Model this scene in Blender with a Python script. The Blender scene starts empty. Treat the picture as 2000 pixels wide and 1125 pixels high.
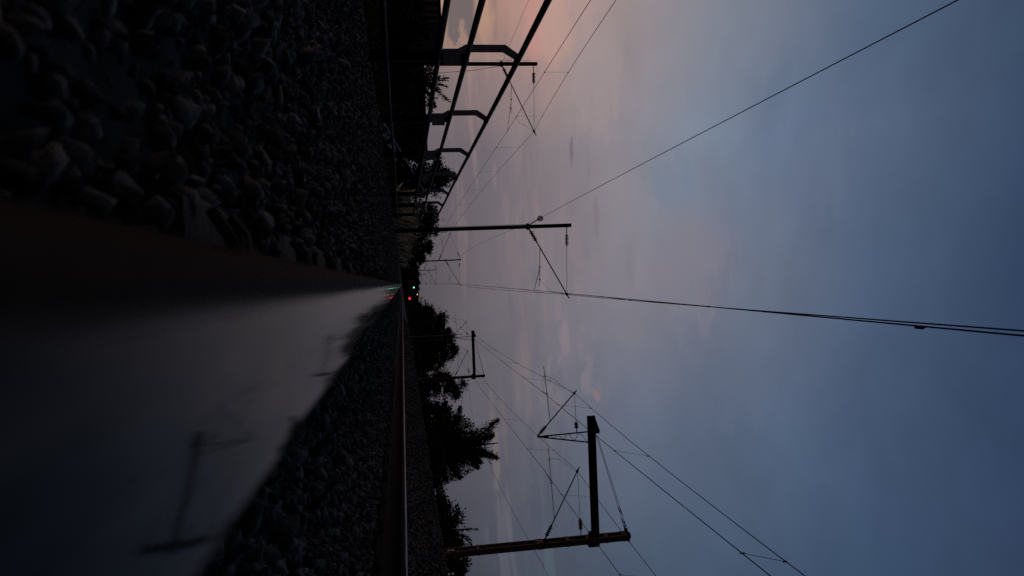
import bpy, bmesh, math, random
import numpy as np
from mathutils import Vector, Matrix

random.seed(7)
RNG = np.random.default_rng(11)
scene = bpy.context.scene
col = scene.collection
R = math.radians


# ------------------------------------------------------------------ helpers
def lin(c):
    return tuple(((v / 255) / 12.92 if v / 255 <= 0.04045 else ((v / 255 + 0.055) / 1.055) ** 2.4) for v in c)


def origin(o):
    v = Vector((0, 0, 0))
    while o is not None:
        v += Vector(o.location)
        o = o.parent
    return v


def tag(o, label=None, cat=None, group=None, kind=None):
    if label:
        o["label"] = label
    if cat:
        o["category"] = cat
    if group:
        o["group"] = group
    if kind:
        o["kind"] = kind
    return o


def thing(name, label, cat, loc=(0, 0, 0), group=None):
    o = bpy.data.objects.new(name, None)
    o.empty_display_size = 0.2
    col.objects.link(o)
    o.location = loc
    return tag(o, label, cat, group)


class MB:
    def __init__(self):
        self.v = []
        self.f = []

    def box(self, c, s):
        x, y, z = c
        a, b, d = s[0] / 2, s[1] / 2, s[2] / 2
        n = len(self.v)
        for k in (-1, 1):
            self.v += [(x - a, y - b, z + k * d), (x + a, y - b, z + k * d), (x + a, y + b, z + k * d), (x - a, y + b, z + k * d)]
        self.f += [(n + 3, n + 2, n + 1, n), (n + 4, n + 5, n + 6, n + 7)]
        for i in range(4):
            j = (i + 1) % 4
            self.f.append((n + i, n + j, n + 4 + j, n + 4 + i))
        return self

    def bar(self, p0, p1, w, h, up=(0, 0, 1)):
        p0, p1 = Vector(p0), Vector(p1)
        d = (p1 - p0).normalized()
        up = Vector(up)
        s = d.cross(up)
        if s.length < 1e-4:
            s = d.cross(Vector((0, 1, 0)))
        s.normalize()
        u = s.cross(d).normalized()
        n = len(self.v)
        for p in (p0, p1):
            for a, b in ((-1, -1), (1, -1), (1, 1), (-1, 1)):
                self.v.append(tuple(p + s * (a * w / 2) + u * (b * h / 2)))
        self.f += [(n + 3, n + 2, n + 1, n), (n + 4, n + 5, n + 6, n + 7)]
        for i in range(4):
            j = (i + 1) % 4
            self.f.append((n + i, n + j, n + 4 + j, n + 4 + i))
        return self

    def ibeam(self, p0, p1, w, h, tf=0.018, tw=0.012, up=(0, 1, 0)):
        """two flanges (normal = up) and a web"""
        p0, p1, up = Vector(p0), Vector(p1), Vector(up).normalized()
        o = up * (h / 2 - tf / 2)
        self.bar(p0 + o, p1 + o, w, tf, up)
        self.bar(p0 - o, p1 - o, w, tf, up)
        self.bar(p0, p1, tw, h - 2 * tf - 0.002, up)
        return self

    def tube(self, pts, r, n=8, cap=True):
        pts = [Vector(p) for p in pts]
        rs = r if isinstance(r, (list, tuple)) else [r] * len(pts)
        base = len(self.v)
        prev = None
        for i, p in enumerate(pts):
            d = (pts[min(i + 1, len(pts) - 1)] - pts[max(i - 1, 0)]).normalized()
            if prev is None:
                a = Vector((0, 0, 1)) if abs(d.z) < 0.9 else Vector((1, 0, 0))
                s = d.cross(a).normalized()
            else:
                s = (prev - d * prev.dot(d)).normalized()
            prev = s
            t = d.cross(s)
            for k in range(n):
                an = 2 * math.pi * k / n
                self.v.append(tuple(p + (s * math.cos(an) + t * math.sin(an)) * rs[i]))
        for i in range(len(pts) - 1):
            for k in range(n):
                j = (k + 1) % n
                a = base + i * n
                self.f.append((a + k, a + j, a + n + j, a + n + k))
        if cap:
            self.f.append(tuple(base + k for k in range(n))[::-1])
            e = base + (len(pts) - 1) * n
            self.f.append(tuple(e + k for k in range(n)))
        return self

    def lathe(self, p0, p1, prof, n=12):
        p0, p1 = Vector(p0), Vector(p1)
        # zero-length safe: nudge equal stations apart
        out, last = [], -1
        for t, r in prof:
            if t <= last:
                t = last + 1e-4
            out.append((t, r))
            last = t
        d = p1 - p0
        return self.tube([p0 + d * t for t, _ in out], [r for _, r in out], n)

    def poly(self, pts2, to3, th):
        """extruded outline: pts2 list, to3(u, v, w) -> xyz, w in +-th/2"""
        n = len(self.v)
        k = len(pts2)
        for s in (-1, 1):
            for u, v in pts2:
                self.v.append(tuple(to3(u, v, s * th / 2)))
        self.f.append(tuple(range(n, n + k))[::-1])
        self.f.append(tuple(range(n + k, n + 2 * k)))
        for i in range(k):
            j = (i + 1) % k
            self.f.append((n + i, n + j, n + k + j, n + k + i))
        return self

    def build(self, name, mat, parent=None, smooth=False):
        o3 = origin(parent) if parent is not None else Vector((0, 0, 0))
        me = bpy.data.meshes.new(name)
        me.from_pydata([tuple(Vector(p) - o3) for p in self.v], [], self.f)
        me.materials.append(mat)
        bm = bmesh.new()
        bm.from_mesh(me)
        bmesh.ops.recalc_face_normals(bm, faces=bm.faces)
        bm.to_mesh(me)
        bm.free()
        if smooth:
            me.shade_smooth()
            me.set_sharp_from_angle(angle=R(35))
        me.update()
        o = bpy.data.objects.new(name, me)
        col.objects.link(o)
        if parent is not None:
            o.parent = parent
        return o


def np_mesh(name, V, F, mat, parent=None):
    """V (n,3), F (m,k) arrays -> object"""
    o3 = np.array(origin(parent)) if parent is not None else np.zeros(3)
    me = bpy.data.meshes.new(name)
    m, k = F.shape
    me.vertices.add(len(V))
    me.vertices.foreach_set("co", (V - o3).astype(np.float32).ravel())
    me.loops.add(m * k)
    me.loops.foreach_set("vertex_index", F.astype(np.int32).ravel())
    me.polygons.add(m)
    me.polygons.foreach_set("loop_start", np.arange(0, m * k, k, dtype=np.int32))
    me.update(calc_edges=True)
    me.validate()
    me.materials.append(mat)
    o = bpy.data.objects.new(name, me)
    col.objects.link(o)
    if parent is not None:
        o.parent = parent
    return o


# ---------------------------------------------------------------- materials
def mat(name, c, rough=0.7, c2=None, scale=8.0, metal=0.0, ior=1.45, bump=0.0, spec=0.5, detail=4):
    m = bpy.data.materials.new(name)
    m.use_nodes = True
    nt = m.node_tree
    b = nt.nodes["Principled BSDF"]
    b.inputs["Roughness"].default_value = rough
    b.inputs["Metallic"].default_value = metal
    b.inputs["IOR"].default_value = ior
    b.inputs["Specular IOR Level"].default_value = spec
    tc = nt.nodes.new("ShaderNodeTexCoord")
    nz = nt.nodes.new("ShaderNodeTexNoise")
    nz.inputs["Scale"].default_value = scale
    nz.inputs["Detail"].default_value = detail
    nt.links.new(tc.outputs["Object"], nz.inputs["Vector"])
    rp = nt.nodes.new("ShaderNodeValToRGB")
    rp.color_ramp.elements[0].position = 0.35
    rp.color_ramp.elements[1].position = 0.68
    c2 = c2 or tuple(v * 0.6 for v in c)
    rp.color_ramp.elements[0].color = (*c2, 1)
    rp.color_ramp.elements[1].color = (*c, 1)
    nt.links.new(nz.outputs["Fac"], rp.inputs["Fac"])
    nt.links.new(rp.outputs["Color"], b.inputs["Base Color"])
    if bump:
        bp = nt.nodes.new("ShaderNodeBump")
        bp.inputs["Strength"].default_value = bump
        bp.inputs["Distance"].default_value = 0.02
        nt.links.new(nz.outputs["Fac"], bp.inputs["Height"])
        nt.links.new(bp.outputs["Normal"], b.inputs["Normal"])
    return m


def mat_island(name, c0, c1, rough=0.7, tint=None, spec=0.3, scale=60, bump=0.0):
    """colour varies from piece to piece (stones, leaves, blades) plus fine noise"""
    m = bpy.data.materials.new(name)
    m.use_nodes = True
    nt = m.node_tree
    b = nt.nodes["Principled BSDF"]
    b.inputs["Roughness"].default_value = rough
    b.inputs["Specular IOR Level"].default_value = spec
    g = nt.nodes.new("ShaderNodeNewGeometry")
    rp = nt.nodes.new("ShaderNodeValToRGB")
    rp.color_ramp.elements[0].color = (*c0, 1)
    rp.color_ramp.elements[1].color = (*c1, 1)
    if tint:
        e = rp.color_ramp.elements.new(0.86)
        e.color = (*tint, 1)
    nt.links.new(g.outputs["Random Per Island"], rp.inputs["Fac"])
    tc = nt.nodes.new("ShaderNodeTexCoord")
    nz = nt.nodes.new("ShaderNodeTexNoise")
    nz.inputs["Scale"].default_value = scale
    nz.inputs["Detail"].default_value = 3
    nt.links.new(tc.outputs["Object"], nz.inputs["Vector"])
    mr = nt.nodes.new("ShaderNodeMapRange")
    mr.inputs["From Min"].default_value = 0.3
    mr.inputs["From Max"].default_value = 0.7
    mr.inputs["To Min"].default_value = 0.6
    mr.inputs["To Max"].default_value = 1.3
    nt.links.new(nz.outputs["Fac"], mr.inputs["Value"])
    mx = nt.nodes.new("ShaderNodeVectorMath")
    mx.operation = "SCALE"
    nt.links.new(rp.outputs["Color"], mx.inputs[0])
    nt.links.new(mr.outputs["Result"], mx.inputs["Scale"])
    nt.links.new(mx.outputs["Vector"], b.inputs["Base Color"])
    if bump:
        bp = nt.nodes.new("ShaderNodeBump")
        bp.inputs["Strength"].default_value = bump
        bp.inputs["Distance"].default_value = 0.012
        nt.links.new(nz.outputs["Fac"], bp.inputs["Height"])
        nt.links.new(bp.outputs["Normal"], b.inputs["Normal"])
    return m


def mat_emit(name, c, s):
    m = bpy.data.materials.new(name)
    m.use_nodes = True
    b = m.node_tree.nodes["Principled BSDF"]
    b.inputs["Base Color"].default_value = (0.02, 0.02, 0.02, 1)
    b.inputs["Emission Color"].default_value = (*c, 1)
    b.inputs["Emission Strength"].default_value = s
    return m


M = {}
M["steel"] = mat("dark painted steel", (0.009, 0.008, 0.008), 0.75, (0.005, 0.0045, 0.0045), 12, spec=0.15)
M["wire"] = mat("dull copper wire", (0.010, 0.008, 0.008), 0.8, None, 30, spec=0.1)
M["rustmast"] = mat("brown weathered lattice steel", (0.19, 0.128, 0.095), 0.85, (0.09, 0.061, 0.046), 9, spec=0.2)
M["boom"] = mat("dark boom steel", (0.024, 0.021, 0.020), 0.8, (0.012, 0.011, 0.0105), 8, spec=0.15)
M["porcelain"] = mat("dark brown glazed insulator", (0.022, 0.014, 0.012), 0.35, None, 20)
M["glass"] = mat("pale glass insulator", (0.62, 0.63, 0.66), 0.45, None, 20)
M["pipe"] = mat("black painted handrail pipe", (0.006, 0.0055, 0.006), 0.6, (0.003, 0.003, 0.003), 25, spec=0.1)
M["galv"] = mat("grey galvanised plate", (0.36, 0.35, 0.38), 0.8, (0.26, 0.255, 0.275), 18, spec=0.2)
M["palegalv"] = mat("pale galvanised rod", (0.35, 0.36, 0.38), 0.5, None, 18)
_g = M["glass"].node_tree.nodes["Principled BSDF"]
_g.inputs["Transmission Weight"].default_value = 0.75
M["sign"] = mat("white enamel plate", (0.5, 0.48, 0.45), 0.5, (0.3, 0.27, 0.25), 14)
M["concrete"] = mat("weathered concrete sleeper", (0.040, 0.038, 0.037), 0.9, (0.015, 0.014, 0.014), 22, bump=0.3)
M["clip"] = mat("rusty spring clip", (0.012, 0.008, 0.006), 0.8, None, 40)
M["bark"] = mat("bark", (0.022, 0.017, 0.013), 0.9, None, 14)
M["wall"] = mat("dark brick wall", (0.030, 0.026, 0.026), 0.9, (0.02, 0.017, 0.017), 6)
M["roof"] = mat("dark roof sheet", (0.02, 0.02, 0.022), 0.8, None, 5)
M["pane"] = mat("window pane", (0.06, 0.07, 0.085), 0.25, None, 3, spec=0.8, ior=1.6)
M["frame"] = mat("window frame", (0.03, 0.03, 0.03), 0.6, None, 6)
M["leaf_a"] = mat_island("dark foliage", (0.014, 0.022, 0.009), (0.046, 0.064, 0.026), 0.8, spec=0.1, scale=1.2)
M["leaf_b"] = mat_island("olive foliage", (0.020, 0.028, 0.011), (0.070, 0.085, 0.032), 0.8, spec=0.1, scale=1.2)
M["reed"] = mat_island("dry reed", (0.48, 0.41, 0.28), (0.80, 0.70, 0.50), 0.8, spec=0.1, scale=4)
M["grass"] = mat_island("rough grass", (0.022, 0.028, 0.009), (0.105, 0.112, 0.034), 0.8, spec=0.1, scale=4)
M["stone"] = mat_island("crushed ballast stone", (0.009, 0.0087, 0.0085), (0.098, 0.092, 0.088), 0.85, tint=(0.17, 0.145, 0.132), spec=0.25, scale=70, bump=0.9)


def rail_material(x0, x1, name, ior, rust):
    """rusty steel; the running band between x0 and x1 (object X) is polished smooth by wheels"""
    m = bpy.data.materials.new(name)
    m.use_nodes = True
    nt = m.node_tree
    b = nt.nodes["Principled BSDF"]
    tc = nt.nodes.new("ShaderNodeTexCoord")
    sx = nt.nodes.new("ShaderNodeSeparateXYZ")
    nt.links.new(tc.outputs["Object"], sx.inputs[0])
    # streaky noise along the rail shifts the band's edge a little
    mp = nt.nodes.new("ShaderNodeMapping")
    mp.inputs["Scale"].default_value = (420, 3.5, 90)
    nt.links.new(tc.outputs["Object"], mp.inputs["Vector"])
    n1 = nt.nodes.new("ShaderNodeTexNoise")
    n1.inputs["Scale"].default_value = 1.0
    n1.inputs["Detail"].default_value = 5
    nt.links.new(mp.outputs["Vector"], n1.inputs["Vector"])
    ofs = nt.nodes.new("ShaderNodeMath")
    ofs.operation = "MULTIPLY_ADD"
    nt.links.new(n1.outputs["Fac"], ofs.inputs[0])
    ofs.inputs[1].default_value = 0.006
    nt.links.new(sx.outputs["X"], ofs.inputs[2])

    def ramp(src, a, c):
        mr = nt.nodes.new("ShaderNodeMapRange")
        mr.interpolation_type = "SMOOTHSTEP"
        mr.inputs["From Min"].default_value = a
        mr.inputs["From Max"].default_value = c
        nt.links.new(src, mr.inputs["Value"])
        return mr.outputs["Result"]

    f1 = ramp(ofs.outputs[0], x0 + 0.003 - 0.0035, x0 + 0.003 + 0.0045)
    f2 = ramp(ofs.outputs[0], x1 + 0.003 + 0.0015, x1 + 0.003 - 0.0015)
    zz = ramp(sx.outputs["Z"], -0.018, -0.012)
    a = nt.nodes.new("ShaderNodeMath")
    a.operation = "MULTIPLY"
    nt.links.new(f1, a.inputs[0])
    nt.links.new(f2, a.inputs[1])
    a2 = nt.nodes.new("ShaderNodeMath")
    a2.operation = "MULTIPLY"
    nt.links.new(a.outputs[0], a2.inputs[0])
    nt.links.new(zz, a2.inputs[1])
    # rust
    n2 = nt.nodes.new("ShaderNodeTexNoise")
    n2.inputs["Scale"].default_value = 350
    n2.inputs["Detail"].default_value = 6
    nt.links.new(tc.outputs["Object"], n2.inputs["Vector"])
    rp = nt.nodes.new("ShaderNodeValToRGB")
    rp.color_ramp.elements[0].position = 0.3
    rp.color_ramp.elements[0].color = (0.012 * rust, 0.0082 * rust, 0.0070 * rust, 1)
    rp.color_ramp.elements[1].position = 0.75
    rp.color_ramp.elements[1].color = (0.040 * rust, 0.028 * rust, 0.0235 * rust, 1)
    nt.links.new(n2.outputs["Fac"], rp.inputs["Fac"])
    mc = nt.nodes.new("ShaderNodeMix")
    mc.data_type = "RGBA"
    nt.links.new(a2.outputs[0], mc.inputs["Factor"])
    nt.links.new(rp.outputs["Color"], mc.inputs[6])
    # thin film of dust and grease on the running band
    n3 = nt.nodes.new("ShaderNodeTexNoise")
    n3.inputs["Scale"].default_value = 1.0
    n3.inputs["Detail"].default_value = 7
    n3.inputs["Roughness"].default_value = 0.65
    mp3 = nt.nodes.new("ShaderNodeMapping")
    mp3.inputs["Scale"].default_value = (230, 22, 90)
    nt.links.new(tc.outputs["Object"], mp3.inputs["Vector"])
    nt.links.new(mp3.outputs["Vector"], n3.inputs["Vector"])
    dr = nt.nodes.new("ShaderNodeValToRGB")
    dr.color_ramp.elements[0].position = 0.38
    dr.color_ramp.elements[0].color = (0.008, 0.008, 0.009, 1)
    dr.color_ramp.elements[1].position = 0.66
    dr.color_ramp.elements[1].color = (0.060, 0.056, 0.054, 1)
    nt.links.new(n3.outputs["Fac"], dr.inputs["Fac"])
    nt.links.new(dr.outputs["Color"], mc.inputs[7])
    nt.links.new(mc.outputs[2], b.inputs["Base Color"])
    # roughness: rust 0.75, band 0.07-0.14 in long streaks
    mr = nt.nodes.new("ShaderNodeMapRange")
    mr.inputs["From Min"].default_value = 0.3
    mr.inputs["From Max"].default_value = 0.7
    mr.inputs["To Min"].default_value = 0.038
    mr.inputs["To Max"].default_value = 0.092
    nt.links.new(n1.outputs["Fac"], mr.inputs["Value"])
    mf = nt.nodes.new("ShaderNodeMix")
    mf.data_type = "FLOAT"
    nt.links.new(a2.outputs[0], mf.inputs[0])
    mf.inputs[2].default_value = 0.75
    nt.links.new(mr.outputs["Result"], mf.inputs[3])
    nt.links.new(mf.outputs[0], b.inputs["Roughness"])
    b.inputs["IOR"].default_value = ior
    sl_ = nt.nodes.new("ShaderNodeMix")
    sl_.data_type = "FLOAT"
    nt.links.new(a2.outputs[0], sl_.inputs[0])
    sl_.inputs[2].default_value = 0.22
    sl_.inputs[3].default_value = 0.5
    nt.links.new(sl_.outputs[0], b.inputs["Specular IOR Level"])
    bp = nt.nodes.new("ShaderNodeBump")
    bp.inputs["Strength"].default_value = 0.25
    bp.inputs["Distance"].default_value = 0.0006
    inv = nt.nodes.new("ShaderNodeMath")
    inv.operation = "MULTIPLY_ADD"
    nt.links.new(a2.outputs[0], inv.inputs[0])
    inv.inputs[1].default_value = -0.25
    inv.inputs[2].default_value = 0.25
    nt.links.new(inv.outputs[0], bp.inputs["Strength"])
    nt.links.new(n2.outputs["Fac"], bp.inputs["Height"])
    nt.links.new(bp.outputs["Normal"], b.inputs["Normal"])
    return m


def ground_material():
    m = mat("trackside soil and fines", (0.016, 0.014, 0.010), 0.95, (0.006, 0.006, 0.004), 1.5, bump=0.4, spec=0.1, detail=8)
    nt = m.node_tree
    b = nt.nodes["Principled BSDF"]
    tc = nt.nodes.new("ShaderNodeTexCoord")
    vo = nt.nodes.new("ShaderNodeTexVoronoi")
    vo.inputs["Scale"].default_value = 16
    nt.links.new(tc.outputs["Object"], vo.inputs["Vector"])
    rp = nt.nodes.new("ShaderNodeValToRGB")
    rp.color_ramp.elements[0].color = (0.014, 0.014, 0.0145, 1)
    rp.color_ramp.elements[1].color = (0.075, 0.072, 0.075, 1)
    nt.links.new(vo.outputs["Color"], rp.inputs["Fac"])
    sx = nt.nodes.new("ShaderNodeSeparateXYZ")
    nt.links.new(tc.outputs["Object"], sx.inputs[0])

    def band(a, c):
        o1 = nt.nodes.new("ShaderNodeMapRange")
        o1.inputs["From Min"].default_value = a - 0.15
        o1.inputs["From Max"].default_value = a + 0.15
        nt.links.new(sx.outputs["X"], o1.inputs["Value"])
        o2 = nt.nodes.new("ShaderNodeMapRange")
        o2.inputs["From Min"].default_value = c + 0.15
        o2.inputs["From Max"].default_value = c - 0.15
        nt.links.new(sx.outputs["X"], o2.inputs["Value"])
        p = nt.nodes.new("ShaderNodeMath")
        p.operation = "MULTIPLY"
        nt.links.new(o1.outputs[0], p.inputs[0])
        nt.links.new(o2.outputs[0], p.inputs[1])
        return p.outputs[0]

    s = nt.nodes.new("ShaderNodeMath")
    s.operation = "MAXIMUM"
    nt.links.new(band(-2.9, 10.0), s.inputs[0])
    nt.links.new(band(-9.6, -6.2), s.inputs[1])
    old = b.inputs["Base Color"].links[0].from_socket
    mx = nt.nodes.new("ShaderNodeMix")
    mx.data_type = "RGBA"
    nt.links.new(s.outputs[0], mx.inputs["Factor"])
    nt.links.new(old, mx.inputs[6])
    nt.links.new(rp.outputs["Color"], mx.inputs[7])
    nt.links.new(mx.outputs[2], b.inputs["Base Color"])
    return m


M["ground"] = ground_material()

# -------------------------------------------------------------------- ground
PX = [-1500, -300, -60, -14, -10, -9.4, -6.4, -5.7, -4.4, -3.3, -2.55, -2.0, -0.55, -0.2, 0.2, 1.3, 1.7, 2.05, 2.3, 2.8, 3.35, 3.9, 9.6, 10.4, 13, 60, 300, 1500]
PZ = [-0.6, -0.6, -0.6, -0.62, -0.60, -0.50, -0.50, -0.60, -0.57, -0.45, -0.245, -0.215, -0.21, -0.215, -0.215, -0.215, -0.215, -0.21, -0.19, 0.09, 0.36, 0.40, 0.40, 0.28, 0.22, 0.25, 0.25, 0.25]


def gz(x):
    return np.interp(x, PX, PZ)


gy = np.concatenate([np.linspace(-60, 0, 13)[:-1], np.linspace(0, 60, 61), np.geomspace(62, 3000, 40)])
gxs = np.unique(np.concatenate([np.array(PX), np.linspace(-14, 14, 85)]))
GX, GY = np.meshgrid(gxs, gy)
GZ = gz(GX)
wob = 0.02 * np.sin(GX * 3.1 + GY * 1.7) + 0.015 * np.sin(GX * 5.3 - GY * 2.9)
GZ = GZ + np.where((np.abs(GX) < 3.2) & (GY < 60), 0, wob) - 0.005
nr, nc = GX.shape
idx = np.arange(nr * nc).reshape(nr, nc)
F = np.stack([idx[:-1, :-1], idx[:-1, 1:], idx[1:, 1:], idx[1:, :-1]], -1).reshape(-1, 4)
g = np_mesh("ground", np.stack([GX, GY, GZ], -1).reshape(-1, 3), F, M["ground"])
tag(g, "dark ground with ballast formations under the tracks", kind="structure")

# --------------------------------------------------------------------- rails
XL, XR = 0.0243, 1.532


def rail_profile():
    hw, cr, rc, hh = 0.0363, 0.34, 0.0120, 0.172
    half = []
    for i in range(7):
        x = (hw - rc) * i / 6
        half.append((x, -x * x / (2 * cr)))
    zc = half[-1][1]
    for i in range(1, 8):
        a = math.pi / 2 * i / 7
        half.append((hw - rc + rc * math.sin(a), zc - rc * (1 - math.cos(a))))
    half += [(hw + 0.001, -0.034), (hw - 0.004, -0.039), (0.016, -0.046), (0.010, -0.056), (0.0083, -0.085), (0.0095, -0.125), (0.017, -0.142), (0.05, -0.154), (0.071, -0.160), (0.072, -hh), (0.0, -hh)]
    return half


def make_rail(name, xc, z, y0, y1, tilt, m, label, mirror_loc=True):
    h = rail_profile()
    ring = [(x, zz) for x, zz in h] + [(-x, zz) for x, zz in h[::-1][1:-1]]
    ys = [y0 + (y1 - y0) * t for t in (0, 1)]
    if y0 < 0:
        ys = [y0, 0.0, 0.5, 1, 2, 4, 8, 16, 32, 64, 128, 300, y1]
    mb = MB()
    n = len(ring)
    ct, st = math.cos(tilt), math.sin(tilt)
    for y in ys:
        for x, zz in ring:
            mb.v.append((xc + x * ct + zz * st, y, z - x * st + zz * ct))
    for i in range(len(ys) - 1):
        for k in range(n):
            j = (k + 1) % n
            mb.f.append((i * n + k, i * n + j, (i + 1) * n + j, (i + 1) * n + k))
    mb.f.append(tuple(range(n)))
    e = (len(ys) - 1) * n
    mb.f.append(tuple(range(e, e + n))[::-1])
    anchor = bpy.data.objects.new(name, None)
    anchor.location = (xc, 0, z)
    o = mb.build(name, m, anchor, smooth=True)
    o.parent = None
    o.location = (xc, 0, z)
    bpy.data.objects.remove(anchor)
    return tag(o, label, "rail")


m_near = rail_material(0.0031 - XL, 0.046, "rail steel with polished running band", 1.10, 1.35)
m_far = rail_material(-0.0352, 0.024, "rail steel polished on the gauge side", 1.22, 0.28)
make_rail("rail", XL, 0.0, -4, 700, 0.028, m_near, "nearest rail with wide mirror-like polished head filling the foreground")
make_rail("rail", XR, 0.0, -4, 700, -0.025, m_far, "second rail with thin bright head, across the stones from the nearest rail")
make_rail("rail", -7.13, -0.375, 6, 500, -0.025, m_far, "rail of the neighbouring track, thin bright line behind the pipe railing")
make_rail("rail", -8.636, -0.375, 6, 500, 0.025, m_far, "farther rail of the neighbouring track behind the pipe railing")

# ------------------------------------------------------------------ sleepers
SY = [0.30 + 0.6 * k for k in range(46)]


def sleeper_mesh():
    mb = MB()
    xs = [-0.53, -0.50, -0.14, -0.10, 0.15, 0.19, 1.37, 1.41, 1.66, 1.70, 2.05, 2.08]
    top = [-0.25, -0.24, -0.235, -0.180, -0.180, -0.235, -0.235, -0.180, -0.180, -0.235, -0.24, -0.25]
    n = len(xs)
    for s, wt, wb in ((-1, 0.10, 0.13), (1, 0.10, 0.13)):
        for x, t in zip(xs, top):
            mb.v.append((x, s * wt, t))
        for x in xs:
            mb.v.append((x, s * wb, -0.40))
    for i in range(n - 1):
        mb.f += [(i, i + 1, n + i + 1, n + i), (2 * n + i, 3 * n + i, 3 * n + i + 1, 2 * n + i + 1), (i, 2 * n + i, 2 * n + i + 1, i + 1)]
    mb.f += [(0, n, 3 * n, 2 * n), (n - 1, 3 * n - 1, 4 * n - 1, 2 * n - 1)]
    return mb


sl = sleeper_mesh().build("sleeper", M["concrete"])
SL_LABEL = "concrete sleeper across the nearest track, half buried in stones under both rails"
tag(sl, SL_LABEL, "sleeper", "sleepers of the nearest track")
sl.location = (0, SY[0], 0)
clips = []
for xc in (XL, XR):
    for s in (-1, 1):
        mb = MB()
        x0 = xc + s * 0.115
        pts = [(x0, -0.045, -0.166), (x0 - s * 0.025, -0.05, -0.150), (x0 - s * 0.062, -0.02, -0.142), (x0 - s * 0.030, 0.0, -0.148), (x0 - s * 0.062, 0.02, -0.142), (x0 - s * 0.025, 0.05, -0.150), (x0, 0.045, -0.166)]
        mb.tube(pts, 0.0075, 6)
        c = mb.build("rail_clip", M["clip"], None, smooth=True)
        c.parent = sl
        clips.append(c)
for y in SY[1:]:
    c = sl.copy()
    col.objects.link(c)
    c.location = (0, y, 0)
    if y < 13:
        for k in clips:
            d = k.copy()
            col.objects.link(d)
            d.parent = c

# ------------------------------------------------------------ ballast stones
def rock_variants(n=14, npts=13):
    out = []
    for _ in range(n):
        bm = bmesh.new()
        p = RNG.normal(size=(npts, 3))
        p /= np.linalg.norm(p, axis=1)[:, None]
        p *= RNG.uniform(0.62, 1.0, (npts, 1)) * np.array([1.25, RNG.uniform(0.6, 1.0), RNG.uniform(0.35, 0.75)])
        for q in p:
            bm.verts.new(q)
        r = bmesh.ops.convex_hull(bm, input=bm.verts)
        bmesh.ops.delete(bm, geom=list({e for e in r["geom_interior"] + r["geom_unused"] if isinstance(e, bmesh.types.BMVert)}), context="VERTS")
        bmesh.ops.triangulate(bm, faces=bm.faces)
        bm.verts.ensure_lookup_table()
        bm.verts.index_update()
        V = np.array([v.co[:] for v in bm.verts])
        Fc = np.array([[v.index for v in f.verts] for f in bm.faces])
        bm.free()
        out.append((V, Fc))
    return out


def rand_rot(n):
    q = RNG.normal(size=(n, 4))
    q /= np.linalg.norm(q, axis=1)[:, None]
    w, x, y, z = q.T
    return np.stack([1 - 2 * (y * y + z * z), 2 * (x * y - z * w), 2 * (x * z + y * w), 2 * (x * y + z * w), 1 - 2 * (x * x + z * z), 2 * (y * z - x * w), 2 * (x * z - y * w), 2 * (y * z + x * w), 1 - 2 * (x * x + y * y)], -1).reshape(n, 3, 3)


def scatter(x0, x1, y0, y1, dens, r0, r1, lift, variants):
    n = int((x1 - x0) * (y1 - y0) * dens)
    X = RNG.uniform(x0, x1, n)
    Y = RNG.uniform(y0, y1, n)
    r = r0 + (r1 - r0) * RNG.uniform(0, 1, n) ** 1.6
    Z = gz(X) + RNG.uniform(-0.5, 1.0, n) * lift + r * 0.25
    ph = (Y - SY[0] + 0.3) % 0.6 - 0.3
    on_sl = (np.abs(ph) < 0.12) & (X > -0.56) & (X < 2.1)
    keep = np.ones(n, bool)
    # sleeper tops stay mostly clear near the rails, lightly covered elsewhere
    near_rail = (np.abs(X - XL) < 0.10) | (np.abs(X - XR) < 0.10)
    keep &= ~(on_sl & near_rail)
    keep &= ~(on_sl & (RNG.uniform(size=n) < 0.05))
    for xc in (XL, XR):
        a = np.abs(X - xc)
        keep &= a > 0.045 + r
        cl = np.where(a < 0.11 + r, -0.165 - r * 0.9, 9.0)
        Z = np.minimum(Z, cl)
    # the lens end: nothing in front of it
    keep &= ~((Y < 0.18) & (np.abs(X) < 0.14))
    inner = (X > -2.3) & (X < 2.2)
    Z = np.where(inner, np.minimum(Z, -0.158 - r * 0.35), Z)
    X, Y, Z, r = X[keep], Y[keep], Z[keep], r[keep]
    n = len(X)
    which = RNG.integers(0, len(variants), n)
    Vs, Fs, off = [], [], 0
    for k, (V, Fc) in enumerate(variants):
        m = which == k
        c = int(m.sum())
        if not c:
            continue
        W = np.einsum("nij,vj->nvi", rand_rot(c), V) * r[m][:, None, None]
        W += np.stack([X[m], Y[m], Z[m]], -1)[:, None, :]
        Vs.append(W.reshape(-1, 3))
        Fs.append((Fc[None] + (np.arange(c) * len(V))[:, None, None]).reshape(-1, 3) + off)
        off += c * len(V)
    return np.concatenate(Vs), np.concatenate(Fs)


va, vc, vb = rock_variants(24, 17), rock_variants(16, 12), rock_variants(8, 8)
parts = [
    scatter(-2.9, 2.4, 0.08, 3.0, 1550, 0.009, 0.030, 0.025, va),
    scatter(2.4, 3.9, 0.08, 3.0, 300, 0.012, 0.034, 0.025, vb),
    scatter(-3.1, 3.9, 3.0, 9, 800, 0.012, 0.035, 0.028, vc),
    scatter(-3.3, 4.4, 9, 24, 420, 0.016, 0.040, 0.035, vb),
    scatter(-3.0, 4.6, 24, 60, 130, 0.026, 0.055, 0.04, vb),
    scatter(-9.5, -6.3, 12, 40, 60, 0.03, 0.055, 0.03, vb),
]
VV, FF, off = [], [], 0
for V, Fc in parts:
    VV.append(V)
    FF.append(Fc + off)
    off += len(V)
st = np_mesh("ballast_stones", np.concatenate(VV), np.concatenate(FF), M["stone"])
tag(st, "loose dark crushed stones packed around the rails and up the bank", "ballast", kind="stuff")

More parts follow.
